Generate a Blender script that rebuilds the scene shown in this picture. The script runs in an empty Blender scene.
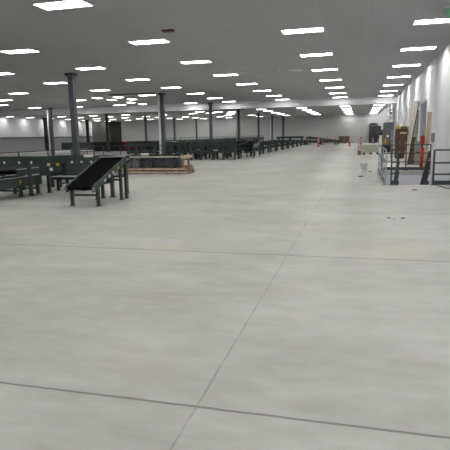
import bpy, math, random
from mathutils import Vector, Matrix
R = random.Random(7)
S = bpy.context.scene
C = S.collection
PI = math.pi
H = 4.56            # ceiling height
XW, XL, YB, YF = 2.89, -44.0, 85.0, -6.0    # right wall, left wall, back wall, wall behind the camera

# ------------------------------------------------------------------ materials
def mat(name, col, rough=.6, metal=0., spec=.5, var=0., vscale=6., emit=None, es=0., bump=0., bscale=40.):
    m = bpy.data.materials.new(name); m.use_nodes = True
    nt = m.node_tree; b = nt.nodes['Principled BSDF']
    b.inputs['Base Color'].default_value = (*col, 1)
    b.inputs['Roughness'].default_value = rough
    b.inputs['Metallic'].default_value = metal
    b.inputs['Specular IOR Level'].default_value = spec
    tc = nt.nodes.new('ShaderNodeTexCoord')
    if var:
        n = nt.nodes.new('ShaderNodeTexNoise'); n.inputs['Scale'].default_value = vscale; n.inputs['Detail'].default_value = 5
        r = nt.nodes.new('ShaderNodeMapRange'); r.inputs[3].default_value = 1 - var; r.inputs[4].default_value = 1 + var
        r.inputs[1].default_value = .3; r.inputs[2].default_value = .7
        v = nt.nodes.new('ShaderNodeVectorMath'); v.operation = 'SCALE'; v.inputs[0].default_value = col
        nt.links.new(tc.outputs['Object'], n.inputs['Vector']); nt.links.new(n.outputs[0], r.inputs[0])
        nt.links.new(r.outputs[0], v.inputs['Scale']); nt.links.new(v.outputs[0], b.inputs['Base Color'])
    if bump:
        n = nt.nodes.new('ShaderNodeTexNoise'); n.inputs['Scale'].default_value = bscale
        k = nt.nodes.new('ShaderNodeBump'); k.inputs['Strength'].default_value = bump; k.inputs['Distance'].default_value = .01
        nt.links.new(tc.outputs['Object'], n.inputs['Vector']); nt.links.new(n.outputs[0], k.inputs['Height'])
        nt.links.new(k.outputs[0], b.inputs['Normal'])
    if emit:
        b.inputs['Emission Color'].default_value = (*emit, 1); b.inputs['Emission Strength'].default_value = es
    return m

def seam(nt, coord, pos, half, wob=None):
    """1 within half of pos along a coordinate socket, else 0 (soft edge)."""
    s = nt.nodes.new('ShaderNodeMath'); s.operation = 'SUBTRACT'; s.inputs[1].default_value = pos
    nt.links.new(coord, s.inputs[0]); src = s.outputs[0]
    if wob is not None:
        a = nt.nodes.new('ShaderNodeMath'); a.operation = 'ADD'; nt.links.new(src, a.inputs[0]); nt.links.new(wob, a.inputs[1]); src = a.outputs[0]
    ab = nt.nodes.new('ShaderNodeMath'); ab.operation = 'ABSOLUTE'; nt.links.new(src, ab.inputs[0])
    mr = nt.nodes.new('ShaderNodeMapRange'); mr.inputs[1].default_value = half * .5; mr.inputs[2].default_value = half * 1.5
    mr.inputs[3].default_value = 1; mr.inputs[4].default_value = 0
    nt.links.new(ab.outputs[0], mr.inputs[0]); return mr.outputs[0]

def maxn(nt, socks):
    cur = socks[0]
    for s in socks[1:]:
        m = nt.nodes.new('ShaderNodeMath'); m.operation = 'MAXIMUM'; nt.links.new(cur, m.inputs[0]); nt.links.new(s, m.inputs[1]); cur = m.outputs[0]
    return cur

def concrete():
    m = bpy.data.materials.new('polished_concrete'); m.use_nodes = True
    nt = m.node_tree; b = nt.nodes['Principled BSDF']; L = nt.links.new
    tc = nt.nodes.new('ShaderNodeTexCoord'); sp = nt.nodes.new('ShaderNodeSeparateXYZ'); L(tc.outputs['Object'], sp.inputs[0])
    def noise(scale, detail, stretch):
        mp = nt.nodes.new('ShaderNodeMapping'); mp.inputs['Scale'].default_value = stretch
        n = nt.nodes.new('ShaderNodeTexNoise'); n.inputs['Scale'].default_value = scale; n.inputs['Detail'].default_value = detail
        n.inputs['Roughness'].default_value = .6
        L(tc.outputs['Object'], mp.inputs[0]); L(mp.outputs[0], n.inputs['Vector']); return n.outputs[0]
    n1 = noise(.35, 6, (1, 1, 1)); n2 = noise(1.2, 7, (.6, 1.3, 1)); n3 = noise(5, 9, (.6, 1.4, 1)); n4 = noise(70, 3, (1, 1, 1))
    def mad(s, k, add=0.):
        q = nt.nodes.new('ShaderNodeMath'); q.operation = 'MULTIPLY_ADD'; q.inputs[1].default_value = k; q.inputs[2].default_value = add; L(s, q.inputs[0]); return q.outputs[0]
    def plus(a, c):
        q = nt.nodes.new('ShaderNodeMath'); q.operation = 'ADD'; L(a, q.inputs[0]); L(c, q.inputs[1]); return q.outputs[0]
    t = plus(plus(mad(n1, .55), mad(n2, .50)), plus(mad(n3, .34), mad(n4, .14)))
    cr = nt.nodes.new('ShaderNodeValToRGB'); e = cr.color_ramp.elements
    e[0].position = .60; e[0].color = (.40, .40, .38, 1); e[1].position = .92; e[1].color = (.60, .60, .58, 1)
    L(t, cr.inputs[0])
    # a warmer tone in patches
    n5 = noise(.8, 4, (1, 1, 1))
    wm = nt.nodes.new('ShaderNodeMix'); wm.data_type = 'RGBA'; wm.blend_type = 'MULTIPLY'
    mr = nt.nodes.new('ShaderNodeMapRange'); mr.inputs[1].default_value = .55; mr.inputs[2].default_value = .75; mr.inputs[3].default_value = 0; mr.inputs[4].default_value = .45
    L(n5, mr.inputs[0]); L(mr.outputs[0], wm.inputs[0]); L(cr.outputs[0], wm.inputs[6]); wm.inputs[7].default_value = (1.0, .955, .87, 1)
    # yellowish stains
    src = wm.outputs[2]
    for (x, y, rad) in ((-6.0, 7.85, .5), (-2.75, 6.75, .45), (.35, 6.95, .6), (.75, 7.2, .35)):
        vd = nt.nodes.new('ShaderNodeVectorMath'); vd.operation = 'DISTANCE'; L(tc.outputs['Object'], vd.inputs[0]); vd.inputs[1].default_value = (x, y, 0)
        m2 = nt.nodes.new('ShaderNodeMapRange'); m2.inputs[1].default_value = rad * .2; m2.inputs[2].default_value = rad; m2.inputs[3].default_value = 1.; m2.inputs[4].default_value = 0
        L(vd.outputs['Value'], m2.inputs[0])
        mm = nt.nodes.new('ShaderNodeMath'); mm.operation = 'MULTIPLY'; L(m2.outputs[0], mm.inputs[0]); L(n3, mm.inputs[1])
        q = nt.nodes.new('ShaderNodeMix'); q.data_type = 'RGBA'; L(mm.outputs[0], q.inputs[0]); L(src, q.inputs[6]); q.inputs[7].default_value = (.62, .585, .48, 1); src = q.outputs[2]
    # slab joints: saw cuts in both directions, the slabs each a little different in tone
    wob = mad(noise(5, 5, (1, 1, 1)),   .02, -.01)
    js = [seam(nt, sp.outputs[0], -.909, .0055, wob), seam(nt, sp.outputs[0], -5.15, .004, wob), seam(nt, sp.outputs[0], -9.4, .006, wob)]
    jy = [seam(nt, sp.outputs[1], y, h, wob) for y, h in ((-1.3, .01), (2.64, .0105), (6.57, .012), (10.5, .008), (14.43, .01), (17.3, .02), (21.9, .02), (27.3, .02), (34, .02))]
    jn = nt.nodes.new('ShaderNodeMath'); jn.operation = 'MULTIPLY'; L(maxn(nt, js), jn.inputs[0])
    jr = nt.nodes.new('ShaderNodeMapRange'); jr.inputs[1].default_value = .40; jr.inputs[2].default_value = .62; jr.inputs[3].default_value = .18; jr.inputs[4].default_value = .85
    L(noise(2.2, 5, (1, 1, 1)), jr.inputs[0]); L(jr.outputs[0], jn.inputs[1])
    j = maxn(nt, [jn.outputs[0]] + jy)
    fx = nt.nodes.new('ShaderNodeMath'); fx.operation = 'SNAP'; fx.inputs[1].default_value = 4.24
    ax = nt.nodes.new('ShaderNodeMath'); ax.operation = 'ADD'; ax.inputs[1].default_value = .909 + 4.24 * 20; L(sp.outputs[0], ax.inputs[0]); L(ax.outputs[0], fx.inputs[0])
    fy = nt.nodes.new('ShaderNodeMath'); fy.operation = 'SNAP'; fy.inputs[1].default_value = 3.93
    ay = nt.nodes.new('ShaderNodeMath'); ay.operation = 'ADD'; ay.inputs[1].default_value = 1.29 + 3.93 * 4; L(sp.outputs[1], ay.inputs[0]); L(ay.outputs[0], fy.inputs[0])
    cb = nt.nodes.new('ShaderNodeCombineXYZ'); L(fx.outputs[0], cb.inputs[0]); L(fy.outputs[0], cb.inputs[1])
    wn = nt.nodes.new('ShaderNodeTexWhiteNoise'); L(cb.outputs[0], wn.inputs[0])
    sc = nt.nodes.new('ShaderNodeVectorMath'); sc.operation = 'SCALE'; L(src, sc.inputs[0]); L(mad(wn.outputs[0], .07, .965), sc.inputs['Scale'])
    jm = nt.nodes.new('ShaderNodeMix'); jm.data_type = 'RGBA'; L(mad(j, .78), jm.inputs[0]); L(sc.outputs[0], jm.inputs[6]); jm.inputs[7].default_value = (.13, .125, .105, 1)
    L(jm.outputs[2], b.inputs['Base Color'])
    L(mad(n2, .3, .33), b.inputs['Roughness']); b.inputs['Specular IOR Level'].default_value = .5
    bp = nt.nodes.new('ShaderNodeBump'); bp.inputs['Strength'].default_value = .25; bp.inputs['Distance'].default_value = .01
    L(plus(mad(j, -1.), mad(n3, .15)), bp.inputs['Height']); L(bp.outputs[0], b.inputs['Normal'])
    return m

def ceiling_mat():
    m = mat('ceiling_paint', (.46, .46, .475), .85, var=.03, vscale=.4)
    nt = m.node_tree; L = nt.links.new; b = nt.nodes['Principled BSDF']
    tc = nt.nodes.new('ShaderNodeTexCoord'); sp = nt.nodes.new('ShaderNodeSeparateXYZ'); L(tc.outputs['Object'], sp.inputs[0])
    # taped panel joints running the length of the room every 1.19 m
    a = nt.nodes.new('ShaderNodeMath'); a.operation = 'ADD'; a.inputs[1].default_value = 1.07 + 1.195 * 60 + .6; L(sp.outputs[0], a.inputs[0])
    q = nt.nodes.new('ShaderNodeMath'); q.operation = 'MODULO'; q.inputs[1].default_value = 1.195; L(a.outputs[0], q.inputs[0])
    s1 = seam(nt, q.outputs[0], .6, .016)
    mx = nt.nodes.new('ShaderNodeMix'); mx.data_type = 'RGBA'
    src = b.inputs['Base Color'].links[0].from_socket
    k = nt.nodes.new('ShaderNodeMath'); k.operation = 'MULTIPLY'; k.inputs[1].default_value = .30; L(s1, k.inputs[0])
    L(k.outputs[0], mx.inputs[0]); L(src, mx.inputs[6]); mx.inputs[7].default_value = (.6, .6, .6, 1); L(mx.outputs[2], b.inputs['Base Color'])
    return m

def wall_mat(name, col, step=0, axis=1, off=0., dark=.35):
    m = mat(name, col, .55, var=.03, vscale=.5)
    if step:
        nt = m.node_tree; L = nt.links.new; b = nt.nodes['Principled BSDF']
        tc = nt.nodes.new('ShaderNodeTexCoord'); sp = nt.nodes.new('ShaderNodeSeparateXYZ'); L(tc.outputs['Object'], sp.inputs[0])
        a = nt.nodes.new('ShaderNodeMath'); a.operation = 'ADD'; a.inputs[1].default_value = step * 100 + step / 2 - off; L(sp.outputs[axis], a.inputs[0])
        q = nt.nodes.new('ShaderNodeMath'); q.operation = 'MODULO'; q.inputs[1].default_value = step; L(a.outputs[0], q.inputs[0])
        s1 = seam(nt, q.outputs[0], step / 2, .018)
        mx = nt.nodes.new('ShaderNodeMix'); mx.data_type = 'RGBA'; src = b.inputs['Base Color'].links[0].from_socket
        k = nt.nodes.new('ShaderNodeMath'); k.operation = 'MULTIPLY'; k.inputs[1].default_value = dark; L(s1, k.inputs[0])
        L(k.outputs[0], mx.inputs[0]); L(src, mx.inputs[6]); mx.inputs[7].default_value = (.12, .12, .13, 1); L(mx.outputs[2], b.inputs['Base Color'])
    return m

M = dict(
    floor=concrete(), ceiling=ceiling_mat(),
    wall=wall_mat('white_wall_paint', (.84, .84, .89), 3.55, 1, 22.3),
    backwall=wall_mat('grey_wall_paint', (.54, .54, .55), 6.0, 0, 0., .12),
    leftwall=wall_mat('off_white_wall_paint', (.66, .66, .69), 4.7, 1, 0., .1),
    greywall=mat('grey_lower_wall_paint', (.30, .30, .31), .6, var=.03),
    charcoal_lit=mat('charcoal_brown_lit_wall', (.12, .117, .105), .6, var=.08, vscale=1.),  # charcoal paint of the better lit side, the extra light put into its colour
    charcoal=mat('charcoal_wall_paint', (.040, .040, .037), .6, var=.08, vscale=1.),
    header=mat('header_paint', (.92, .92, .96), .6, var=.02),
    trim=mat('dark_trim', (.07, .075, .08), .5),
    lamp=mat('lamp_diffuser', (.9, .9, .88), .4, emit=(1., .985, .94), es=19.5),
    lampframe=mat('lamp_frame_white', (.75, .75, .74), .5),
    column=mat('column_grey_paint', (.075, .092, .108), .38, var=.06, vscale=2),
    colblack=mat('column_black_paint', (.008, .008, .010), .7),
    plate=mat('steel_plate', (.09, .095, .10), .45, .3),
    pipe=mat('white_pipe', (.9, .9, .94), .35),
    green=mat('dark_green_enamel', (.036, .054, .049), .42, var=.12, vscale=5),
    green2=mat('dark_green_enamel_worn', (.026, .037, .035), .5, var=.2, vscale=9),
    belt=mat('black_rubber_belt', (.006, .006, .007), .9, spec=.04, bump=.2),
    steel=mat('bright_roller_steel', (.42, .45, .45), .35, .7),
    galv=mat('galvanised', (.30, .33, .33), .4, .5, var=.1),
    greybelt=mat('worn_grey_belt', (.26, .28, .28), .45, var=.1, vscale=8),
    rail=mat('guardrail_dark_grey', (.055, .068, .080), .42, .1),
    railgal=mat('guardrail_galvanised', (.45, .50, .54), .35, .4),
    tag=mat('white_sticker', (.75, .76, .76), .5),
    yellow=mat('yellow_plastic', (.55, .38, .05), .5),
    wood=mat('pale_pine', (.60, .51, .36), .7, var=.15, vscale=7),
    wood2=mat('orange_pine', (.30, .20, .10), .7, var=.2, vscale=8),
    greywood=mat('grey_plank', (.40, .38, .34), .7, var=.12, vscale=5),
    brown=mat('brown_board', (.105, .055, .034), .65, var=.15, vscale=4),
    card=mat('cardboard', (.30, .19, .085), .75, var=.08),
    beige=mat('cream_plastic', (.50, .49, .42), .6, var=.07, vscale=5),
    cream=mat('cream_board', (.60, .56, .50), .6, var=.06),
    white=mat('white_plastic', (.88, .88, .88), .4),
    wrap=mat('dark_shrink_wrap', (.065, .07, .08), .3, var=.35, vscale=7, bump=.5, bscale=12),
    wrap2=mat('grey_shrink_wrap', (.15, .16, .17), .3, var=.3, vscale=9, bump=.4, bscale=14),
    red=mat('red_plastic', (.42, .03, .035), .45),
    pink=mat('safety_pink_red', (.55, .08, .085), .5),
    darkred=mat('dark_red_enamel', (.20, .012, .018), .45),
    black=mat('black_plastic', (.02, .02, .022), .5),
    slate=mat('slate_grey_enamel', (.10, .125, .14), .45, var=.06),
    dkgrey=mat('dark_grey_enamel', (.045, .048, .055), .4, var=.08),
    olive=mat('olive_grey_crate', (.10, .105, .08), .6, var=.15, vscale=3),
    exitgreen=mat('exit_green', (.02, .28, .07), .4, emit=(.03, .5, .12), es=.35),
    acrylic=mat('exit_panel', (.42, .46, .44), .25),
    smoke=mat('dark_maroon_plastic', (.06, .012, .012), .5),
    oxide=mat('rusty_brown', (.15, .11, .09), .7, var=.25, vscale=4),
    greenbox=mat('grey_green_box', (.22, .28, .25), .5),
    sackgrey=mat('grey_panel_sheet', (.30, .29, .27), .6, var=.15, vscale=2),
)

# ------------------------------------------------------------------ mesh helpers
class MB:
    def __init__(s): s.v = []; s.f = []
    def box(s, x0, x1, y0, y1, z0, z1):
        n = len(s.v)
        s.v += [(x, y, z) for z in (z0, z1) for y in (y0, y1) for x in (x0, x1)]
        s.f += [[n + i for i in q] for q in ((0, 2, 3, 1), (4, 5, 7, 6), (0, 1, 5, 4), (2, 6, 7, 3), (0, 4, 6, 2), (1, 3, 7, 5))]
        return s
    def hexa(s, pts):
        n = len(s.v); s.v += [tuple(p) for p in pts]
        s.f += [[n + i for i in q] for q in ((0, 2, 3, 1), (4, 5, 7, 6), (0, 1, 5, 4), (2, 6, 7, 3), (0, 4, 6, 2), (1, 3, 7, 5))]
        return s
    def bar(s, p, q, w, h=None, up=(0, 0, 1)):
        h = h or w; p = Vector(p); q = Vector(q); d = (q - p).normalized(); u = Vector(up)
        if abs(d.dot(u)) > .95: u = Vector((0, 1, 0))
        a = d.cross(u).normalized(); b = a.cross(d).normalized()
        return s.hexa([e + a * sx * w / 2 + b * sy * h / 2 for sy in (-1, 1) for e in (p, q) for sx in (-1, 1)])
    def cyl(s, p, q, r, n=12, r2=None):
        p = Vector(p); q = Vector(q); d = (q - p).normalized(); u = Vector((0, 0, 1)) if abs(d.z) < .9 else Vector((0, 1, 0))
        a = d.cross(u).normalized(); b = a.cross(d); r2 = r if r2 is None else r2; k = len(s.v)
        for e, rr in ((p, r), (q, r2)):
            s.v += [tuple(e + (a * math.cos(t) + b * math.sin(t)) * rr) for t in (2 * PI * i / n for i in range(n))]
        for i in range(n): s.f.append([k + i, k + (i + 1) % n, k + n + (i + 1) % n, k + n + i])
        s.f.append([k + i for i in reversed(range(n))]); s.f.append([k + n + i for i in range(n)])
        return s
    def lathe(s, prof, n=20, c=(0, 0)):
        k = len(s.v)
        for r, z in prof: s.v += [(c[0] + r * math.cos(2 * PI * i / n), c[1] + r * math.sin(2 * PI * i / n), z) for i in range(n)]
        for j in range(len(prof) - 1):
            for i in range(n): s.f.append([k + j * n + i, k + j * n + (i + 1) % n, k + (j + 1) * n + (i + 1) % n, k + (j + 1) * n + i])
        s.f.append([k + i for i in reversed(range(n))]); s.f.append([k + (len(prof) - 1) * n + i for i in range(n)])
        return s
    def prism(s, pts, a0, a1, axis=1):
        k = len(s.v); n = len(pts)
        for t in (a0, a1):
            for (u, w) in pts: s.v.append((u, t, w) if axis == 1 else ((t, u, w) if axis == 0 else (u, w, t)))
        for i in range(n): s.f.append([k + i, k + (i + 1) % n, k + n + (i + 1) % n, k + n + i])
        s.f.append([k + i for i in reversed(range(n))]); s.f.append([k + n + i for i in range(n)])
        return s
    def build(s, name, m, parent=None, bevel=0., loc=None, smooth=False):
        import bmesh
        me = bpy.data.meshes.new(name); me.from_pydata(s.v, [], s.f)
        bm = bmesh.new(); bm.from_mesh(me)
        bmesh.ops.recalc_face_normals(bm, faces=bm.faces)
        if bevel: bmesh.ops.bevel(bm, geom=list(bm.edges), offset=bevel, segments=2, affect='EDGES', clamp_overlap=True)
        bm.to_mesh(me); bm.free()
        if smooth:
            for p in me.polygons: p.use_smooth = len(p.vertices) == 4
        me.materials.append(M[m]); o = bpy.data.objects.new(name, me); C.objects.link(o)
        if parent: o.parent = parent
        if loc: o.location = loc
        return o

def tag(o, label=None, cat=None, group=None, kind=None):
    if label: o['label'] = label
    if cat: o['category'] = cat
    if group: o['group'] = group
    if kind: o['kind'] = kind
    return o
def empty(name, loc, label, cat, group=None, rz=0.):
    o = bpy.data.objects.new(name, None); C.objects.link(o); o.empty_display_size = .2
    o.location = loc; o.rotation_euler = (0, 0, rz); return tag(o, label, cat, group)
def copy_tree(o, parent=None):
    c = o.copy(); C.objects.link(c); c.parent = parent
    for ch in list(o.children): copy_tree(ch, c)
    return c
def struct(name, mb, m, label=None): return tag(mb.build(name, m), label, None, None, 'structure')

# ------------------------------------------------------------------ the room
PX0, PX1, PY0, PY1 = .86, XW, 16.42, 22.45        # stair opening in the floor, against the right wall
fl = MB()
for a in ((XL, PX0, YF, YB), (PX0, XW + 1.6, YF, PY0), (PX0, XW + 1.6, PY1, YB)):
    fl.box(a[0], a[1], a[2], a[3], -.18, 0)
struct('floor', fl, 'floor')
struct('ceiling', MB().box(XL - .2, XW + 1.6, YF, YB + .2, H, H + .15), 'ceiling')
# right wall with an alcove opening
DY0, DY1, DZ = 24.9, 29.2, 3.03
w = MB().box(XW, XW + .2, YF, DY0, -3.2, H).box(XW, XW + .2, DY0, DY1, DZ, H).box(XW, XW + .2, DY1, YB, 0, H)
struct('wall_right', w, 'wall')
al = MB().box(XW + 1.5, XW + 1.6, DY0 - 1, DY1 + 3, 0, H).box(XW + .2, XW + 1.5, DY1 + 2.9, DY1 + 3, 0, H).box(XW + .2, XW + 1.5, DY0 - 1, DY0 - .9, 0, H)
struct('wall_alcove', al, 'wall')
struct('wall_back', MB().box(-41.9, XW + .2, YB, YB + .2, 0, H), 'backwall')
struct('wall_back_charcoal', MB().box(XL, -41.9, YB - .02, YB + .2, 0, H), 'charcoal')
struct('wall_left', MB().box(XL - .2, XL, YF, 78.2, 1.95, H), 'leftwall')
struct('wall_left_lower', MB().box(XL - .2, XL, YF, 78.2, 0, 1.95), 'greywall')
struct('wall_left_charcoal', MB().box(XL - .2, XL, 78.2, YB, 0, H), 'charcoal_lit')
struct('wall_front', MB().box(XL, XW + .2, YF - .2, YF, 0, H), 'wall')
struct('trim_1', MB().box(XL, XL + .12, YF, 78.2, 1.82, 1.98), 'trim')            # dark rail along the left wall
struct('trim_2', MB().box(XL, XW, 45.0, 45.35, 3.98, H), 'header')                 # dropped header across the hall
struct('trim_3', MB().box(XW - .035, XW, 22.26, 22.34, 0, H - .02), 'lampframe')   # joint cover on the right wall
# stair well lining
struct('wall_stairwell_far', MB().box(PX0 - .1, PX1, PY1, PY1 + .1, -3.2, -.18), 'wall')
struct('wall_stairwell_left', MB().box(PX0 - .1, PX0, PY0, PY1, -3.2, -.18), 'wall')
struct('wall_stairwell_near', MB().box(PX0, PX1, PY0 - .12, PY0 - .02, -3.2, -.18), 'wall')
struct('floor_below', MB().box(PX0 - .1, PX1 + .2, PY0 - .1, PY1 + .1, -3.35, -3.2), 'floor')

# ------------------------------------------------------------------ ceiling lights
CAM = Vector((0, 0, 1.6)); P = (502.6172, .1756, .2620, -.0208)
_f, _p, _y, _r = P
F_ = Vector((-math.sin(_y) * math.cos(_p), math.cos(_y) * math.cos(_p), -math.sin(_p)))
R_ = Vector((math.cos(_y), math.sin(_y), 0)); U_ = R_.cross(F_)
R2 = math.cos(_r) * R_ + math.sin(_r) * U_; U2 = -math.sin(_r) * R_ + math.cos(_r) * U_

lp = empty('ceiling_light', (0, 0, H), 'x', 'ceiling light')
fr = MB()
for a in ((-.60, .60, -.30, -.272), (-.60, .60, .272, .30), (-.60, -.577, -.27, .27), (.577, .60, -.27, .27)): fr.box(*a, -.028, -.002)
fr.build('frame', 'lampframe', lp)
MB().box(-.575, .575, -.27, .27, -.02, -.004).build('diffuser', 'lamp', lp)
rows = [10.56, 15.35, 20.05, 24.8, 29.6, 34.45, 39.3, 43.85]
far = [52.4, 58.4, 63.9, 69.1, 74.4, 79.9, 83.9]
cols = [
    (1.94, "row beside the right wall", [-3.4, 1.2, 5.9] + rows, far),
    (-1.67, "long row right of centre", [-3.4, 1.2, 5.9] + rows, far),
    (-6.45, "long row through the middle", [-3.4, 1.2, 5.9] + rows, [52, 58.9, 64.3, 69.6, 74.8, 80.4]),
    (-11.15, "row just right of the columns", [-3.4, 1.2, 5.9, 10.6] + rows[1:], [53.5, 58.9, 63.4, 69.1, 74.2, 80.1]),
    (-15.7, "row just left of the columns", [1.2, 5.9, 10.6, 15.4, 20.05, 24.4, 29.2, 34.11, 44.01], [63.2, 75.2, 81.4]),
    (-17.2, "short turned row left of second column", [34.7, 37.0], [61.9, 68.3]),
    (-18.85, "longer turned row left of second column", [34.6, 36.85, 40.35, 42.7], [59.6, 64.0, 73.3]),
    (-21.2, "sixth row left from the wall", [5.9, 15.4, 28.7, 35.9, 42.9], [64.1, 77.5, 83.2]),
    (-25.7, "seventh row left from the wall", [10.6, 20, 33.05, 43.1], [64.9, 74., 78.9, 83.2]),
    (-29.5, "eighth row left from the wall", [15.4, 24.8, 37.5, 42.1], [61.3, 67.9, 72.6, 77.5, 82]),
    (-33.8, "row over the hall's left", [20, 30], [60.6, 65, 70., 75.1, 79.5]),
    (-38.3, "second row from the left wall", [24.8, 40], [55, 60.4, 64.9, 69.7, 74.9, 80.5]),
    (-43.0, "row hugging the left wall", [33, 42, 50.6], [56., 60.2, 64.6, 69.5, 74.4, 78.3, 82.2])]
ORD = ['nearest', 'second', 'third', 'fourth', 'fifth', 'sixth', 'seventh', 'eighth', 'ninth', 'tenth']
first = True
for X, nm, near, fr_ in cols:
    cnt = {0: 0, 1: 0}
    for zone, lst in ((0, near), (1, fr_)):
        for Y in lst:
            d = Vector((X, Y, H)) - CAM; zz = d.dot(F_)
            u = 225 + _f * d.dot(R2) / zz if zz > .5 else -999; v = 225 - _f * d.dot(U2) / zz if zz > .5 else -999
            vis = -6 < u < 458 and -3 < v < 450
            o = lp if first else copy_tree(lp); first = False
            o.location = ({34.11: -14.65, 44.01: -14.76}.get(Y, X), Y, H)
            turned = X in (-17.2, -18.85) and Y < 45; o.scale = (.72, 1, 1) if turned else (1, 1, 1)
            o.rotation_euler.z = PI / 2 if X in (-17.2, -18.85) and Y < 45 else 0
            if vis:
                k = cnt[zone]; cnt[zone] += 1
                wh = 'in front of' if zone == 0 else 'beyond'
                tag(o, '%s ceiling light %s the header in %s' % (ORD[k], wh, nm), group='ceiling lights')
            else:
                tag(o, 'lit rectangular ceiling light outside the edges of the picture', group='ceiling lights')

o = copy_tree(lp); o.location = (XW + .85, 27.0, H); o.rotation_euler.z = PI / 2  # extra lamp added out of view, so the alcove does not go black
tag(o, 'unseen light added to brighten the alcove behind the right wall', group='ceiling lights')

# small ceiling fixtures
o = empty('smoke_detector', (-5.24, 13.86, H), 'small dark maroon detector on the ceiling above the second light of the diagonal row', 'detector')
MB().box(-.17, .17, -.11, .11, -.02, 0).build('base', 'lampframe', o, .004)
MB().box(-.16, .16, -.10, .10, -.075, -.02).build('housing', 'smoke', o, .012)
o = empty('access_panel', (-5.3, 24.4, H), 'faint pale rectangular panel outline on the grey ceiling', 'ceiling panel')
fr = MB()
for a in ((-1.6, 1.6, -.32, -.28), (-1.6, 1.6, .28, .32), (-1.6, -1.56, -.28, .28), (1.56, 1.6, -.28, .28)): fr.box(*a, -.03, 0)
fr.build('frame', 'lampframe', o); MB().box(-1.55, 1.55, -.27, .27, -.012, 0).build('panel', 'ceiling', o)
o = empty('ceiling_vent', (-15.0, 32.55, H), 'long dark slot vent in the ceiling left of the second column', 'vent')
MB().box(-1.8, 1.6, -.2, .2, -.03, 0).build('frame', 'trim', o)
for i in range(4): MB().box(-1.75, 1.55, -.17 + i * .09, -.13 + i * .09, -.05, -.03).build('slat', 'black', o)
o = empty('ceiling_vent', (-3.0, 24.3, H), 'small pale square vent at the end of the ceiling panel outline', 'vent')
MB().box(-.3, .3, -.3, .3, -.02, 0).build('frame', 'lampframe', o)
for i in range(4): MB().box(-.25, .25, -.22 + i * .13, -.15 + i * .13, -.035, -.02).build('slat', 'header', o)

# exit sign hanging near the right wall
o = empty('exit_sign', (2.10, 13.75, H), 'green EXIT sign hanging from the ceiling near the right wall', 'exit sign')
MB().box(-.22, .24, -.04, .04, -.05, 0).build('mount', 'lampframe', o, .006)
MB().box(-.20, .22, -.008, .008, -.30, -.05).build('panel', 'acrylic', o)
cu = bpy.data.curves.new('lettering', 'FONT'); cu.body = 'EXIT'; cu.size = .24; cu.extrude = .003; cu.align_x = 'CENTER'
to = bpy.data.objects.new('t', cu); C.objects.link(to); bpy.context.view_layer.update()
me = bpy.data.meshes.new_from_object(to.evaluated_get(bpy.context.evaluated_depsgraph_get())); bpy.data.objects.remove(to)
me.materials.clear(); me.materials.append(M['exitgreen'])
t = bpy.data.objects.new('lettering', me); C.objects.link(t); t.parent = o; t.location = (.01, -.012, -.255); t.rotation_euler = (PI / 2, 0, 0); t.scale = (.66, 1, 1)
tag(t, 'green EXIT lettering')

# ------------------------------------------------------------------ columns
def column(x, y, w, label, matn='column', pipe=False, plabel=''):
    o = empty('steel_column', (x, y, 0), label, 'column', 'steel columns')
    MB().box(-w / 2, w / 2, -w / 2, w / 2, .02, H - .02).build('shaft', matn, o, .012)
    MB().box(-w / 2 - .1, w / 2 + .1, -w / 2 - .1, w / 2 + .1, 0, .02).build('base_plate', 'plate', o)
    MB().box(-w / 2 - .08, w / 2 + .08, -w / 2 - .08, w / 2 + .08, H - .13, H).build('cap', matn, o)
    for sx in (-1, 1):
        for sy in (-1, 1): MB().cyl((sx * (w / 2 + .06), sy * (w / 2 + .06), .02), (sx * (w / 2 + .06), sy * (w / 2 + .06), .05), .018, 6).build('bolt', 'steel', o)
    if pipe:
        px = -w / 2 - .09
        q = tag(MB().cyl((px, -.05, .02), (px, -.05, H - .01), .09, 14).build('pipe', 'pipe', o, smooth=True), 'white pipe up the left side')
        MB().cyl((px, -.05, 1.9), (px, -.05, 1.97), .10, 14).build('coupling', 'pipe', q)
for i, (x, y) in enumerate([(-12.87, 21.3), (-13.13, 33.05), (-13.15, 44.8), (-13.3, 56.6), (-13.3, 68.2), (-13.3, 79.3)]):
    lab = ['dark grey square steel column, nearest and tallest, left of the sloping belt conveyor', 'dark grey square steel column behind the wrapped pallet load',
           'dark grey steel column right at the face of the white header', 'dark grey steel column first beyond the header in the right row of columns',
           'dark grey steel column second beyond the header in the right row of columns', 'dark grey steel column third beyond the header in the right row of columns'][i]
    column(x, y, .25, lab, pipe=i in (1, 3, 5), plabel=['', 'tall white pipe on the left side of the column behind the wrapped pallet load', '', 'tall white pipe on the column first beyond the header', '', 'tall white pipe on the column third beyond the header'][i])
column(-12.2, 83.6, .36, 'broad dark steel column against the back wall, rightmost of all the columns')
for i, (x, y) in enumerate([(-28.5, 43.0), (-28.55, 54.3), (-28.5, 65.3), (-28.5, 76.5), (-27.2, 83.8)]):
    lab = ['dark grey steel column in front of the header at far left, beside a leaning black one', 'dark grey steel column standing before the charcoal wall corner',
           'dark steel column first to the right of the charcoal wall corner', 'dark steel column second from the end of the left row, just right of the pallet column',
           'dark steel column against the back wall at the end of the left row'][i]
    column(x, y, .27, lab, pipe=i == 0, plabel='tall white pipe beside the far left column')
column(-42.6, 62.9, .38, 'black painted column near the left wall, leftmost in view', 'colblack')
column(-42.6, 74.3, .38, 'black painted column near the left wall, beside the charcoal wall corner', 'colblack')

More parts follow.
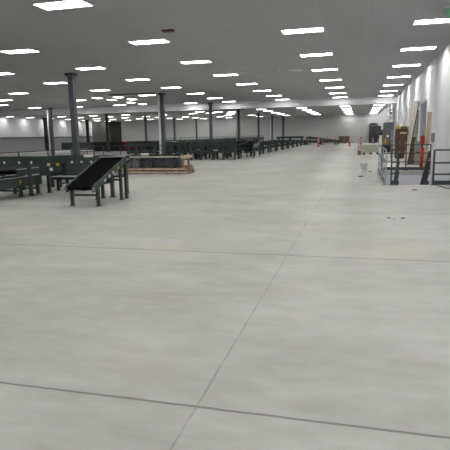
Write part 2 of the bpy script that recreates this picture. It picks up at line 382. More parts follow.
# ------------------------------------------------------------------ conveyors
def rail_beam(mb, L, s, W, z0, z1, h, y0=0.):
    x = s * (W / 2 + .02)
    mb.hexa([(x - .02, y0, z0 - h), (x + .02, y0, z0 - h), (x - .02, L, z1 - h), (x + .02, L, z1 - h),
             (x - .02, y0, z0), (x + .02, y0, z0), (x - .02, L, z1), (x + .02, L, z1)])
    mb.hexa([(x - .03 + .01 * s, y0, z0 - .02), (x + .03 + .01 * s, y0, z0 - .02), (x - .03 + .01 * s, L, z1 - .02), (x + .03 + .01 * s, L, z1 - .02),
             (x - .03 + .01 * s, y0, z0 + .005), (x + .03 + .01 * s, y0, z0 + .005), (x - .03 + .01 * s, L, z1 + .005), (x + .03 + .01 * s, L, z1 + .005)])
def conveyor(name, loc, rz, L, W, z0, z1, label, group=None, bed='belt', h=.16, legs=None, legw=.07, tags=True, drive=True, bar=True, drop=.05):
    """runs along local +Y from 0 to L, centred on x = 0."""
    o = empty(name, loc, label, 'conveyor', group, rz)
    zt = lambda y: z0 + (z1 - z0) * y / L
    for s in (-1, 1):
        mb = MB(); rail_beam(mb, L, s, W, z0, z1, h); mb.build('side_rail', 'green', o)
    a = .05; d = drop
    MB().hexa([(-W / 2, a, zt(a) - d - .06), (W / 2, a, zt(a) - d - .06), (-W / 2, L - a, zt(L - a) - d - .06), (W / 2, L - a, zt(L - a) - d - .06),
               (-W / 2, a, zt(a) - d), (W / 2, a, zt(a) - d), (-W / 2, L - a, zt(L - a) - d), (W / 2, L - a, zt(L - a) - d)]).build('belt', 'belt' if bed == 'belt' else 'greybelt', o)
    for y in (.05, L - .05):
        MB().cyl((-W / 2, y, zt(y) - d - .04), (W / 2, y, zt(y) - d - .04), .045, 12).build('end_roller', 'belt' if bed == 'belt' else 'steel', o, smooth=True)
    legs = legs or [.35, L - .35]
    for y in legs:
        for s in (-1, 1):
            x = s * (W / 2 + .02)
            lg = MB().box(x - legw / 2, x + legw / 2, y - legw / 2, y + legw / 2, 0.01, zt(y) - h * .6).build('leg', 'green', o)
            MB().box(x - legw * .8, x + legw * .8, y - legw * .9, y + legw * .9, 0, .015).build('foot', 'plate', lg)
        if bar:
            zb = (zt(y) - h) * .62
            MB().box(-W / 2, W / 2, y - .02, y + .02, zb - .025, zb + .025).build('crossbar', 'green', o)
    if drive:
        y = L * .5; m = MB().box(-.22, .22, y - .18, y + .18, zt(y) - h - .2, zt(y) - h + .0).build('drive_box', 'green2', o, .01)
        MB().cyl((.22, y, zt(y) - h - .1), (.42, y, zt(y) - h - .1), .07, 12).build('motor', 'black', m, smooth=True)
    if tags:
        for y, k in ((L * .3, 'tag'), (L * .55, 'tag'), (L * .8, 'yellow')):
            MB().box(W / 2 + .04, W / 2 + .055, y - .03, y + .03, zt(y) - h * .75, zt(y) - h * .25).build('sensor', k, o)
    return o

# the sloping belt conveyor in front
o = conveyor('belt_conveyor', (-6.36, 10.55, 0), 0, 1.82, .66, .50, 1.13, 'dark green framed black belt conveyor sloping down towards the camera', bed='belt', h=.15,
             legs=[.22, 1.44, 1.74], legw=.07, tags=False, drive=True, drop=.03)
for s in (-1, 1):
    MB().bar((s * .37, -.02, .47), (s * .37, -.02, .40), .05).build('end_guard', 'galv', o)
for y, k in ((.55, 'tag'), (.78, 'tag'), (1.0, 'tag'), (1.28, 'yellow')):
    z = .50 + .63 * y / 1.82; MB().box(.372, .39, y - .03, y + .03, z - .13, z - .06).build('sensor', k, o)
MB().box(-.36, .36, 1.68, 1.82, 1.095, 1.128).build('end_plate', 'galv', o)
# the long raised cross conveyor it meets
L = 14.0
o = conveyor('roller_conveyor', (-6.42, 12.97, 0), PI / 2, L, .85, 1.09, 1.13, 'long raised dark green conveyor running left from the head of the sloping belt', bed='grey', h=.20,
             legs=[.12, 2.70, 6.9, 10.4, 13.6], legw=.085, tags=False, drive=False, bar=True, drop=.06)
for y in (.7, 1.0, 1.3, 2.6, 3.0, 3.5, 4.1, 4.4, 5.6, 6.3): MB().box(-.47, -.455, y - .03, y + .03, .93, 1.0).build('sensor', 'tag', o)
MB().box(-.47, .47, -.06, .16, 1.10, 1.125).build('end_plate', 'galv', o, .004)
# deep side panel and drive cabinet
MB().box(-.475, -.45, .3, 2.35, .60, .94).build('side_panel', 'green', o)
k = MB().box(-.60, -.48, 1.55, 2.05, .68, .95).build('control_box', 'green2', o, .01)
for q in ((1.66, .91, 'yellow'), (1.88, .78, 'tag'), (1.95, .91, 'cream')): MB().box(-.615, -.60, q[0] - .045, q[0] + .045, q[1] - .04, q[1] + .04).build('label_plate', q[2], k)
# things standing at its end
# the low conveyor at the left edge, running away from the camera
o = conveyor('low_conveyor', (-9.70, 8.2, 0), 0, 5.1, .76, .55, .55, 'low dark green conveyor with grey bed running in from the left edge', bed='belt', h=.27,
             legs=[.5, 2.3, 4.1, 4.9], legw=.08, drop=.04)
MB().box(.37, .43, 0, 5.1, .552, .575).build('edge_strip', 'steel', o)
# a second one behind, slightly higher
o = conveyor('feed_conveyor', (-10.9, 13.8, 0), 0, 5.6, .7, .66, .66, 'mid height dark green conveyor just behind the long raised one', bed='belt', h=.2, legs=[.3, 2.8, 5.2], drop=.04)
MB().box(.34, .41, 0, 5.6, .662, .685).build('edge_strip', 'steel', o)
o = conveyor('feed_conveyor', (-12.5, 14.5, 0), 0, 7.5, .7, .80, .80, 'dark green conveyor further back on the left, ending before the nearest column', drop=.04, bed='belt', h=.2, legs=[.3, 2.8, 5.2, 7.2])
MB().box(.34, .41, 0, 7.5, .802, .825).build('edge_strip', 'steel', o)
o = conveyor('curved_feed_conveyor', (-8.0, 14.3, 0), PI / 2, 1.5, .5, .42, .42, 'dark green cross conveyor low behind the long raised one', bed='grey', h=.08, legs=[.3, 1.2], tags=False, drive=False, drop=-.01)
# floor-mounted motor stand with labels
o = empty('motor_stand', (-9.9, 15.0, 0), 'dark motor stand with white and yellow labels behind the raised conveyor', 'machine')
MB().box(-.2, .2, -.15, .15, .5, .92).build('cabinet', 'dkgrey', o, .015)
for s in (-1, 1): MB().box(s * .15 - .035, s * .15 + .035, -.04, .04, 0, .5).build('leg', 'black', o)
MB().box(-.12, .02, -.165, -.15, .58, .75).build('label_plate', 'tag', o); MB().cyl((-.12, 0, .92), (-.12, 0, 1.0), .07, 12).build('knob', 'yellow', o)

def guardrail(name, a, b, label, zs=(1.07, .72, .36), toe=True, step=2.2, w=.04, m='rail', group=None, post_m=None):
    a = Vector((*a, 0)); b = Vector((*b, 0)); d = b - a; n = max(1, round(d.length / step))
    o = empty(name, a, label, 'guardrail', group)
    for z in zs: MB().bar((0, 0, z), (d.x, d.y, z), w).build('rail', m, o)
    for i in range(n + 1):
        p = d * i / n; q = MB().box(p.x - w * .6, p.x + w * .6, p.y - w * .6, p.y + w * .6, 0, zs[0] + .01).build('post', post_m or m, o)
        MB().box(p.x - .07, p.x + .07, p.y - .07, p.y + .07, 0, .012).build('base_plate', m, q)
    if toe: MB().bar((0, 0, .075), (d.x, d.y, .075), .014, .13).build('toe_board', m, o)
    return o
guardrail('guardrail', (-14.6, 17.2), (-14.6, 26.0), 'thin dark handrail running back behind the raised conveyor at left', (1.07, .55), False, 2.3, .04)
guardrail('guardrail', (-19.5, 31.6), (-12.0, 31.6), 'thin grey handrail crossing in front of the charcoal wall corner', (1.07, .73), False, 1.25, .045, 'plate')

# ------------------------------------------------------------------ the rows of sorting conveyors further back
gN = 'short cross conveyors of the long sorting line'
proto = None; ys = [38.8, 42.7, 46.5, 50.5, 54.7, 59.0, 63.5, 68.0, 72.5, 77.0]
for i, y in enumerate(ys):
    if proto is None: o = proto = conveyor('sorting_conveyor', (0, 0, 0), PI / 2, 4.9, 1.15, .76, .82, 'x', gN, bed='grey', h=.34, legs=[.3, 2.4, 4.5], legw=.16, drop=.03)
    else: o = copy_tree(proto)
    o.location = (-7.75, y, 0)
    tag(o, '%s of the short dark green cross conveyors lining the open floor' % ORD[i], group=gN)
gW = 'short cross conveyors beyond the main sorting line'
for i, y in enumerate([51, 56, 62, 68, 74]):
    o = copy_tree(proto); o.location = (-14.95, y, 0)
    tag(o, '%s of the dark green cross conveyors left of the main sorting line' % ORD[i], group=gW)
proto = None
for i, y in enumerate([37.4, 44.8, 52.1, 59.4, 66.7]):
    if proto is None:
        o = proto = conveyor('sorting_line_conveyor', (0, 0, 0), 0, 7.2, .95, 1.32, 1.32, 'x', None, bed='grey', h=.34, legs=[.4, 2.6, 4.8, 6.9], legw=.12)
        for s in (-1, 1):
            MB().bar((s * .55, 0, 1.5), (s * .55, 7.2, 1.5), .03).build('guide_rail', 'green', o)
            for k in range(7): MB().bar((s * .55, .3 + k * 1.1, 1.3), (s * .55, .3 + k * 1.1, 1.5), .025).build('guide_post', 'green', o)
    else: o = copy_tree(proto)
    o.location = (-14.15, y, 0)
    tag(o, '%s raised dark green section of the main sorting line running to the back' % ORD[i], group='raised sections of the main sorting line')
# front end of the line: tall two-level transverse machines
def sorter(x, y, L, label):
    o = conveyor('sorter_conveyor', (x, y, 0), PI / 2, L, 1.1, 1.22, 1.22, label, 'tall transverse sorter conveyors', bed='belt', h=.20, legs=[.15, L * .28, L * .5, L * .75, L - .15], legw=.13, drive=False, tags=False)
    for s in (-1, 1):
        MB().box(s * .57 - .02, s * .57 + .02, 0, L, .46, .64).build('lower_rail', 'green', o)
    MB().box(-.5, .5, 0.05, L - .05, .50, .58).build('lower_belt', 'belt', o)
    for i in range(6):
        y_ = L * (.1 + .15 * i); MB().box(-.64, -.60, y_ - .10 - .04 * (i % 3), y_ + .12, .70 + .05 * (i % 2), .98).build('control_box', 'green2', o, .01)
    MB().box(-.63, -.60, L * .4, L * .4 + .35, .62, .67).build('label_plate', 'tag', o)
    for i in range(9): 
        y_ = L * (.06 + .11 * i); MB().bar((-.58, y_, 1.22), (-.58, y_, 1.36), .03).build('guide_post', 'green', o)
    MB().bar((-.58, 0.02, 1.36), (-.58, L - .02, 1.36), .03).build('guide_rail', 'green', o)
    return o
sorter(-8.0, 33.9, 3.4, 'right one of two tall two level sorters fronting the conveyor row')
sorter(-11.5, 33.9, 4.6, 'left one of two tall two level sorters fronting the conveyor row')
sorter(-9.2, 36.4, 5.2, 'tall two level dark green sorter just behind the nearest sorters')
# feeder towards the pallet
conveyor('feed_conveyor', (-10.0, 27.0, 0), PI / 2, 8.0, .9, .62, .62, 'low dark green conveyor lying behind the wrapped pallet load', bed='belt', h=.25, legs=[.3, 2.6, 5, 7.6])
conveyor('incline_conveyor', (-7.75, 35.2, 0), 0, 2.6, .9, .95, 1.15, 'dark belt conveyor with a humped end just right of the tall sorters', bed='belt', h=.3, legs=[.3, 2.3])
# a line crossing at the far end and a ramp
o = conveyor('incline_conveyor', (-7.4, 74.0, 0), -1.05, 5.0, .9, 1.30, .62, 'far dark green ramp conveyor descending to the right at the end of the sorting line', bed='grey', h=.3, legs=[.3, 2.5, 4.7], legw=.12)
conveyor('far_conveyor', (-3.3, 79.0, 0), PI / 2, 5.0, .9, .62, .62, 'farthest low dark green conveyor near the brown cabinets', bed='grey', h=.34, legs=[.3, 2.5, 4.7], legw=.12)
conveyor('far_conveyor', (-8.4, 79.5, 0), PI / 2, 4.2, .9, 1.3, 1.3, 'far raised dark green conveyor crossing in front of the back wall', bed='grey', h=.3, legs=[.3, 2.1, 3.9], legw=.14)

# ------------------------------------------------------------------ dark equipment under the back wall on the left
def cabinet(name, x0, x1, y, d, z1, m, label, cat='cabinet', door=2, group=None):
    o = empty(name, ((x0 + x1) / 2, y, 0), label, cat, group); hw = (x1 - x0) / 2
    MB().box(-hw, hw, -d / 2, d / 2, .08, z1).build('body', m, o, .015)
    MB().box(-hw + .04, hw - .04, -d / 2 + .04, d / 2 - .04, 0, .08).build('plinth', 'black', o)
    for i in range(door):
        a = -hw + .03 + i * (2 * hw - .06) / door; b = a + (2 * hw - .06) / door - .03
        dr = MB().box(a, b, -d / 2 - .02, -d / 2, .14, z1 - .06).build('door', m, o, .006)
        MB().box(b - .07, b - .045, -d / 2 - .05, -d / 2 - .02, z1 * .5, z1 * .5 + .14).build('handle', 'steel', dr)
    return o
cabinet('machine_cabinet', -33.4, -29.3, 60, .9, 1.15, 'black', 'long low black cabinet left of the dark red one under the back wall', door=4)
cabinet('machine_cabinet', -29.2, -27.9, 60, .9, 1.12, 'darkred', 'low dark red cabinet among black ones far behind the wrapped pallet load')
cabinet('machine_cabinet', -27.8, -25.2, 60, .9, 1.12, 'black', 'low black cabinet just right of the dark red one', door=3)
cabinet('machine_cabinet', -25.1, -21.0, 60.2, .9, 1.12, 'olive', 'long low olive grey cabinet far behind the pipe column', door=4)
cabinet('machine_cabinet', -20.9, -19.9, 60, .9, 1.12, 'darkred', 'narrow dark red cabinet right of the second column')
cabinet('machine_cabinet', -19.7, -16.4, 60, .9, 1.1, 'olive', 'long low olive cabinet just left of the tall sorters', door=3)
cabinet('machine_cabinet', -42, -34, 66, .9, 1.1, 'dkgrey', 'long low dark grey cabinet before the charcoal wall corner', door=6)

# ------------------------------------------------------------------ wrapped pallet load
PX, PY = -9.15, 21.3
def pallet(x, y, z, L, W, label):
    o = empty('wooden_pallet', (x, y, z), label, 'pallet', 'long pallets under the wrapped load')
    for s in (-1, 0, 1): MB().box(-L / 2, L / 2, s * (W / 2 - .07) - .05, s * (W / 2 - .07) + .05, .03, .10).build('stringer', 'wood', o)
    for i in range(12):
        a = -L / 2 + i * (L - .12) / 11; MB().box(a, a + .12, -W / 2, W / 2, .10, .135).build('deck_board', 'wood2', o)
    for i in range(5):
        a = -L / 2 + i * (L - .12) / 4; MB().box(a, a + .12, -W / 2, W / 2, 0, .03).build('bottom_board', 'wood2', o)
pallet(PX, PY, 0, 3.9, .95, 'lower long pine pallet on the floor under the wrapped load')
pallet(PX, PY, .137, 3.8, .92, 'upper long pine pallet directly under the dark wrapped load')
o = empty('wrapped_bundle', (PX - .12, PY, .273), 'long dark grey bundle in shrink wrap lying on two pine pallets', 'bundle')
MB().box(-1.85, -.25, -.40, .42, 0, .40).build('left_pack', 'wrap2', o, .05)
MB().box(-.28, 1.62, -.38, .42, 0, .42).build('right_pack', 'wrap', o, .06)
for i in range(7): MB().box(-1.7 + i * .52, -1.67 + i * .52, -.405, .425, -.0, .425).build('strap', 'black', o)
o = empty('plank_stack', (PX - .1, PY, .702), 'flat stack of pale planks lying on top of the wrapped bundle', 'planks')
for i in range(5): MB().box(-1.85 + .03 * (i % 2), 1.6 + .05 * (i % 3), -.42 + i * .17, -.27 + i * .17, 0, .045).build('plank', 'greywood', o)
o = empty('crate_end', (PX + 1.72, PY, .273), 'rough pine crate frame at the right end of the wrapped bundle', 'crate')
for s in (-1, 1):
    MB().box(-.07, .0, s * .38 - .04, s * .38 + .04, 0, .46).build('upright', 'wood2', o)
MB().box(-.09, .12, -.45, .45, .38, .52).build('top_board', 'wood', o, .01)
MB().box(-.05, .10, -.44, .44, 0, .08).build('bottom_board', 'wood2', o)
o = empty('wood_block', (PX + 1.93, PY - .28, .273), 'small orange pine block on the pallet corner', 'wood block')
MB().box(-.09, .09, -.1, .1, 0, .1).build('block', 'wood2', o, .008); MB().cyl((0, 0, .1), (0, 0, .27), .02, 8).build('pin', 'black', o)
o = empty('white_tub', (-9.40, PY, .75), 'small white tub on the planks above the wrapped bundle', 'tub')
MB().lathe([(.15, 0), (.18, .1), (.18, .11)]).build('body', 'cream', o, smooth=True); MB().lathe([(.19, .1), (.19, .13), (.17, .14)]).build('lid', 'white', o, smooth=True)
o = empty('white_box', (-7.45, 12.95, 1.08), 'small white box on the raised conveyor beside the belt head', 'box')
MB().box(-.11, .11, -.08, .08, 0, .07).build('body', 'white', o, .005); MB().box(-.115, .115, -.085, .085, .055, .08).build('lid', 'white', o, .003)

# ------------------------------------------------------------------ stair opening with guardrails
guardrail('guardrail', (.80, 16.36), (.80, 22.55), 'dark guardrail along the left edge of the stair opening', step=1.8, m='rail', post_m='railgal')
guardrail('guardrail', (.94, 22.62), (2.86, 22.62), 'dark guardrail across the far end of the stair opening', step=.98)
guardrail('guardrail', (.96, 16.30), (1.13, 16.30), 'narrow dark guardrail panel left of the stair entrance', zs=(1.07, .70, .36), step=.3, w=.035)
guardrail('guardrail', (2.17, 16.30), (2.84, 16.30), 'dark guardrail panel between the stair entrance and the white wall', zs=(1.05, .67, .33), step=.7, w=.045)
o = empty('steel_staircase', (1.62, 16.42, 0), 'dark steel staircase going down through the floor opening', 'staircase')
sl = math.tan(math.radians(33)); n = 16
for s in (-1, 1):
    MB().hexa([(s * .46 - .02, 0, -.28), (s * .46 + .02, 0, -.28), (s * .46 - .02, 4.7, -.28 - 4.7 * sl + .25), (s * .46 + .02, 4.7, -.28 - 4.7 * sl + .25),
               (s * .46 - .02, 0, -.02), (s * .46 + .02, 0, -.02), (s * .46 - .02, 4.7, -4.7 * sl + .2), (s * .46 + .02, 4.7, -4.7 * sl + .2)]).build('stringer', 'rail', o)
for i in range(16): MB().box(-.44, .44, .02 + i * .28, .28 + i * .28, -.21 - i * .182, -.17 - i * .182).build('tread', 'plate', o)
for s in (-1, 1):
    h = MB(); x = .43 if s > 0 else -.44
    for z, k in ((1.0, .06), (.70, .05), (.40, .05), (.10, .05)): h.bar((x, .0, z), (x, 4.4, z - 4.4 * sl), k)
    hr = h.build('handrail', 'rail', o)
    for yy in (.9, 2.0, 3.1, 4.2): MB().bar((x, yy, -.1 - yy * sl), (x, yy, 1.0 - yy * sl), .045).build('baluster', 'rail', hr)

# bucket and litter on the floor
o = empty('white_bucket', (.17, 21.72, 0), 'white plastic bucket standing alone on the concrete floor', 'bucket')
MB().lathe([(.118, 0), (.122, .01), (.142, .34), (.15, .345), (.15, .37), (.142, .375)]).build('body', 'white', o, smooth=True)
MB().lathe([(.155, .37), (.155, .395), (.12, .40)]).build('lid', 'white', o, smooth=True)
MB().box(-.03, .03, -.143, -.13, .12, .20).build('label_patch', 'beige', o)
h = MB(); 
for i in range(12):
    a, b = PI * i / 12, PI * (i + 1) / 12
    h.cyl((.152 * math.cos(a), -.155 + .02 * 0, .36 - .13 * math.sin(a)), (.152 * math.cos(b), -.155, .36 - .13 * math.sin(b)), .005, 6)
h.build('handle', 'steel', o)
def rag(name, x, y, r, m, label, cat, z=.03, seed=1):
    rr = random.Random(seed); mb = MB(); n = 12
    ring = [(r * (0.6 + .5 * rr.random()) * math.cos(2 * PI * i / n), r * .8 * (0.6 + .5 * rr.random()) * math.sin(2 * PI * i / n)) for i in range(n)]
    mb.v = [(a, b, 0) for a, b in ring] + [(a * .6, b * .6, z * (.6 + .6 * rr.random())) for a, b in ring] + [(0, 0, z)]
    for i in range(n):
        j = (i + 1) % n; mb.f += [[i, j, n + j, n + i], [n + i, n + j, 2 * n]]
    mb.f.append(list(reversed(range(n))))
    return tag(mb.build(name, m, loc=(x, y, 0)), label, cat)
rag('dark_rag', .06, 19.45, .13, 'black', 'small dark scrap on the floor in front of the white bucket', 'scrap', seed=2)
rag('dark_scrap', .44, 21.9, .07, 'brown', 'tiny brown scrap on the floor just right of the white bucket', 'scrap', seed=3)
rag('red_scrap', 1.50, 14.85, .11, 'darkred', 'thin red scrap on the floor before the stair entrance', 'scrap', .02, seed=4)
rag('grey_scrap', .57, 9.89, .045, 'dkgrey', 'tiny dark chip on the bare floor, left one of two', 'scrap', .015, seed=5)
rag('grey_scrap', .82, 9.88, .05, 'dkgrey', 'tiny dark chip on the bare floor, right one of two', 'scrap', .015, seed=6)
rag('grey_scrap', .66, 9.80, .03, 'plate', 'tiniest grey crumb on the bare floor between two dark chips', 'scrap', .01, seed=7)
cb = MB(); pts = [(2.86, 14.95), (2.75, 15.05), (2.62, 14.95), (2.5, 15.1), (2.36, 15.5), (2.28, 15.95), (2.25, 16.15)]
for a, b in zip(pts, pts[1:]): cb.cyl((*a, .014), (*b, .014), .014, 8)
tag(cb.build('floor_cable', 'trim'), 'short dark cable on the floor beside the stair guardrail at right', 'cable')

# ------------------------------------------------------------------ things along the right wall
def prop(name, cat, label, p, q, w, t, m, edge=None):
    """board leaning: from floor point p to top point q, width w along Y/X, thickness t."""
    o = empty(name, p, label, cat); d = Vector(q) - Vector(p)
    MB().bar((0, 0, 0.0), d, w, t, up=(1, 0, 0)).build('board', m, o)
    return o, d
# tall pale board leaning on the wall, dark edge
o = empty('leaning_board', (2.06, 26.2, 0), 'tall narrow white board with a dark edge leaning beside the alcove', 'board')
top = Vector((.62, .30, 3.06))
MB().hexa([(0, 0, 0), (.20, 0, 0), (0, .05, 0), (.20, .05, 0), (top.x - .14, top.y, top.z), (top.x + .02, top.y, top.z), (top.x - .14, top.y + .05, top.z), (top.x + .02, top.y + .05, top.z)]).build('face', 'cream', o)
MB().hexa([(.20, -.01, 0), (.25, -.01, 0), (.20, .06, 0), (.25, .06, 0), (top.x + .02, top.y - .01, top.z), (top.x + .06, top.y - .01, top.z), (top.x + .02, top.y + .06, top.z), (top.x + .06, top.y + .06, top.z)]).build('dark_edge', 'black', o)
# beige sheet leaning next to it, on the wall beyond
o = empty('leaning_sheet', (2.42, 27.1, 0), 'broad beige sheet leaning behind the tall narrow board', 'sheet')
MB().hexa([(0, 0, 0), (.30, -.3, 0), (.01, .03, 0), (.31, -.27, 0), (.38, .55, 2.7), (.42, .25, 2.7), (.40, .58, 2.7), (.44, .28, 2.7)]).build('panel', 'sackgrey', o)
# brown offcuts inside the alcove
for i, (x, y, hh, m, lab) in enumerate([(2.50, 26.6, 1.35, 'oxide', 'rusty brown offcut upright below the leaning boards, left one'), (2.74, 26.2, 1.15, 'sackgrey', 'dark grey brown offcut upright beside the rusty one')]):
    o = empty('board_offcut', (x, y, 0), lab, 'offcut', 'offcuts by the alcove')
    MB().box(-.16, .16, -.03, .03, 0, hh).build('board', m, o); MB().box(-.11, .11, -.05, -.03, hh * .5, hh * .5 + .08).build('batten', 'brown', o)
# red cover post
o = empty('red_extinguisher_stand', (2.68, 24.0, 0), 'tall red stand in front of the alcove opening', 'stand')
MB().cyl((0, 0, .02), (0, 0, .90), .085, 14).build('lower_body', 'red', o, smooth=True)
MB().box(-.09, .09, -.06, .06, 1.02, 1.43).build('head', 'red', o, .03); MB().cyl((0, 0, .90), (0, 0, 1.04), .05, 12).build('neck', 'darkred', o, smooth=True)
MB().cyl((0, 0, 0), (0, 0, .03), .13, 16).build('base', 'darkred', o)
o = empty('dark_doormat', (2.42, 23.7, 0), 'dark brown flat piece on the floor left of the red stand', 'mat'); MB().box(-.34, .04, -.2, .15, 0, .05).build('slab', 'brown', o, .01)
# timber leaning right of the opening
o = empty('leaning_timber', (2.74, 23.15, 0), 'pale pine timber leaning on the wall right of the alcove', 'timber')
MB().hexa([(-.09, 0, 0), (.07, 0, 0), (-.09, .05, 0), (.07, .05, 0), (-.03, -.25, 2.4), (.13, -.25, 2.4), (-.03, -.2, 2.4), (.13, -.2, 2.4)]).build('plank', 'wood', o)
o = empty('junction_box', (XW, 22.05, 1.18), 'grey green box on the white wall beside the pine timber', 'box')
MB().box(-.08, 0, -.16, .16, 0, .36).build('body', 'greenbox', o, .008); MB().box(-.095, -.08, -.14, .14, .02, .34).build('cover', 'greenbox', o, .004)
# brown cabinet with clutter
o = cabinet('brown_cabinet', 2.12, 2.80, 33.2, .8, 1.80, 'brown', 'tall brown board cabinet standing against the right wall')
MB().box(-.10, .26, -.43, -.41, 1.5, 1.6).build('card_strip', 'cream', o)
o = empty('cardboard_tray', (2.60, 33.2, 1.80), 'flat cardboard tray on top of the brown cabinet', 'tray')
MB().box(-.18, .18, -.3, .3, 0, .03).box(-.18, -.16, -.3, .3, 0, .14).box(.16, .18, -.3, .3, 0, .14).box(-.18, .18, -.3, -.28, 0, .14).box(-.18, .18, .28, .3, 0, .14).build('tray', 'card', o)
o = empty('yellow_hard_hat', (2.22, 33.1, 1.80), 'yellow hard hat on the left corner of the brown cabinet', 'hard hat')
MB().lathe([(.15, 0), (.15, .015), (.13, .02), (.125, .10), (.10, .16), (.05, .19), (.01, .2)]).build('shell', 'yellow', o, smooth=True); MB().box(-.08, .08, -.19, -.1, 0, .015).build('brim', 'yellow', o, .004)
o = empty('plywood_sheet', (1.95, 33.6, 0), 'narrow grey plank standing upright left of the brown cabinet', 'plank')
MB().box(-.07, .07, -.03, .03, 0, 1.75).build('board', 'sackgrey', o, .005); MB().box(-.07, .07, -.045, -.03, 1.2, 1.28).build('cleat', 'wood', o)
# slate locker
o = empty('slate_locker', (2.30, 45.2, 0), 'tall slate grey rounded top enclosure standing by the right wall', 'enclosure')
hw = .42; pr = [(-hw, .05), (hw, .05), (hw, 2.3)] + [(hw - .12 + .12 * math.cos(a), 2.3 + .12 * math.sin(a)) for a in (.5, 1.0, 1.57)] + [(-hw + .12 + .12 * math.cos(a), 2.3 + .12 * math.sin(a)) for a in (1.57, 2.1, 2.6)] + [(-hw, 2.3)]
MB().prism(pr, -.3, .3).build('body', 'slate', o)
MB().box(-hw + .05, hw - .05, -.33, -.3, .15, 2.2).build('door', 'slate', o, .01); MB().cyl((-.05, -.36, 1.30), (-.05, -.33, 1.30), .11, 16).build('round_label', 'white', o)
MB().box(-hw, hw, -.28, .28, 0, .05).build('plinth', 'black', o)
o = empty('cardboard_box', (2.02, 43.9, .62), 'brown cardboard box stacked on a black bin beside the slate enclosure', 'box')
MB().box(-.25, .25, -.2, .2, 0, .50).build('carton', 'card', o, .005); MB().box(-.03, .03, -.205, .2, .1, .505).build('tape', 'wood', o)
o = empty('black_bin', (2.12, 43.9, 0), 'black bin under the cardboard box', 'bin')
MB().box(-.36, .36, -.25, .25, 0, .56).build('body', 'black', o, .03); MB().box(-.38, .38, -.27, .27, .56, .62).build('lid', 'black', o, .01)
# wall boxes far along
for (y, z, hh, lab) in [(69, 1.25, .7, 'lower dark box on the right wall far back'), (77, 1.75, .8, 'dark box on the right wall nearest the back wall'), (61, .62, .6, 'dark cabinet low on the right wall')]:
    o = empty('wall_box', (XW, y, z), lab, 'wall box', 'dark boxes on the right wall'); MB().box(-.45, 0, -.3, .3, 0, hh).build('body', 'dkgrey', o, .01); MB().box(-.47, -.45, -.27, .27, .03, hh - .03).build('door', 'dkgrey', o)
o = empty('wall_light', (XW, 51.5, 3.35), 'tiny dark fixture high on the right wall', 'fixture'); MB().box(-.16, 0, -.1, .1, 0, .15).build('housing', 'dkgrey', o, .01); MB().cyl((-.1, 0, -.08), (-.1, 0, 0), .05, 10).build('lens', 'steel', o)
# tall dark machine at the back wall
o = empty('tall_dark_machine', (1.98, 84.2, 0), 'tall dark grey machine with rounded top against the back wall corner', 'machine')
hw = .6; pr = [(-hw, .1), (hw, .1), (hw, 2.8)] + [(hw - .3 + .3 * math.cos(a), 2.8 + .3 * math.sin(a)) for a in (.5, 1.0, 1.57)] + [(-hw + .3 + .3 * math.cos(a), 2.8 + .3 * math.sin(a)) for a in (1.57, 2.1, 2.6)] + [(-hw, 2.8)]
MB().prism(pr, -.5, .5).build('body', 'dkgrey', o)
for x in (-.28, .28): MB().box(x - .25, x + .25, -.54, -.5, .3, 2.6).build('door', 'dkgrey', o, .01)
MB().box(-.5, .5, -.45, .45, 0, .1).build('plinth', 'black', o); MB().box(-.45, .5, -.55, -.5, 2.66, 2.78).build('vent_strip', 'steel', o)
# brown cabinets at the back wall
for i, (a, b, m, lab) in enumerate([(-3.3, -2.45, 'oxide', 'brown crate by the back wall, left one'), (-2.4, -1.55, 'olive', 'olive brown crate by the back wall, right one')]):
    o = empty('storage_crate', ((a + b) / 2, 83.8, 0), lab, 'crate', 'crates by the back wall'); hw = (b - a) / 2
    MB().box(-hw, hw, -.4, .4, .08, 1.1).build('body', m, o, .01)
    for s in (-1, 1): MB().box(s * hw * .8 - .05, s * hw * .8 + .05, -.4, .4, 0, .08).build('skid', 'brown', o)
    for z in (.3, .8): MB().box(-hw, hw, -.43, -.4, z, z + .1).build('slat', 'brown', o)
    MB().box(-hw - .02, hw + .02, -.42, .42, 1.1, 1.15).build('lid', 'brown', o)
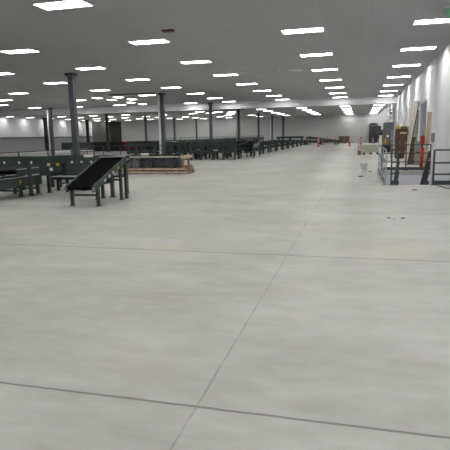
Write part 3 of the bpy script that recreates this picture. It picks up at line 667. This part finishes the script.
# cream bin in the middle distance
o = empty('cream_bulk_bin', (.80, 39.9, 0), 'large cream bulk bin with white lid edge on the open floor', 'bin')
MB().box(-.58, .62, -.45, .45, .14, .72).build('body', 'beige', o, .02)
MB().box(-.64, .68, -.5, .5, .72, .80).build('rim', 'white', o, .01)
for x in (-.5, 0, .5): MB().box(x - .08, x + .12, -.42, .42, 0, .14).build('skid', 'dkgrey', o)
for x in (-.35, -.1, .15, .4): MB().box(x - .02, x + .02, -.47, -.45, .2, .68).build('rib', 'beige', o)
o = empty('small_cream_carton', (-.02, 40.0, 0), 'small pale carton with brown base left of the cream bulk bin', 'carton')
MB().box(-.11, .11, -.3, .3, .28, .72).build('upper', 'cream', o, .01); MB().box(-.12, .12, -.32, .32, 0, .28).build('base', 'oxide', o, .01)
def delineator(x, y, label, h=1.22, w=.045):
    o = empty('delineator_post', (x, y, 0), label, 'safety post', 'red safety posts')
    MB().lathe([(.06 + w * 1.6, 0), (.06 + w * 1.6, .03), (.04 + w, .06), (w, .08)], 12).build('base', 'red', o)
    MB().lathe([(w, .08), (w, h - .08), (w * .6, h - .04), (w * .6, h)], 12).build('tube', 'pink', o, smooth=True)
    for z in (.62, .86): MB().lathe([(w + .006, z), (w + .006, z + .12)], 12).build('reflective_band', 'cream', o)
delineator(-5.03, 65.1, 'red safety post with its base clear on the floor, left of centre', w=.09)
delineator(-5.2, 74, 'thin red safety post behind the one left of centre')
delineator(-4.9, 80, 'faint red safety post third from the left near the back')
delineator(-3.75, 82, 'red safety post directly left of the brown crates', w=.07)
delineator(-1.22, 64.9, 'red safety post in front of the right end of the brown crates', w=.08)
delineator(-.06, 38.9, 'thin red safety post nearest the camera, at the left end of the cream bin', w=.018)
delineator(.12, 55, 'wider red safety post behind the cream bin', w=.07, h=1.25)
delineator(1.35, 57, 'red safety post behind the right end of the cream bin', w=.06)

# ------------------------------------------------------------------ world, camera, colour
wd = bpy.data.worlds.new('w'); S.world = wd; wd.use_nodes = True
wd.node_tree.nodes['Background'].inputs[0].default_value = (.5, .5, .52, 1); wd.node_tree.nodes['Background'].inputs[1].default_value = .02
cd = bpy.data.cameras.new('camera'); cam = bpy.data.objects.new('camera', cd); C.objects.link(cam)
cam.matrix_world = Matrix(((R2.x, U2.x, -F_.x, 0), (R2.y, U2.y, -F_.y, 0), (R2.z, U2.z, -F_.z, 1.6), (0, 0, 0, 1)))
cd.sensor_width = 36; cd.lens = _f / 450 * 36; cd.clip_end = 300; cd.clip_start = .05
S.camera = cam
vs = S.view_settings; vs.view_transform = 'Standard'; vs.look = 'None'; vs.gamma = 1; vs.exposure = 0.08; vs.use_curve_mapping = False
S.cycles.use_denoising = True; S.cycles.max_bounces = 8; S.cycles.diffuse_bounces = 5; S.cycles.caustics_reflective = False; S.cycles.caustics_refractive = False
S.cycles.sample_clamp_indirect = 4
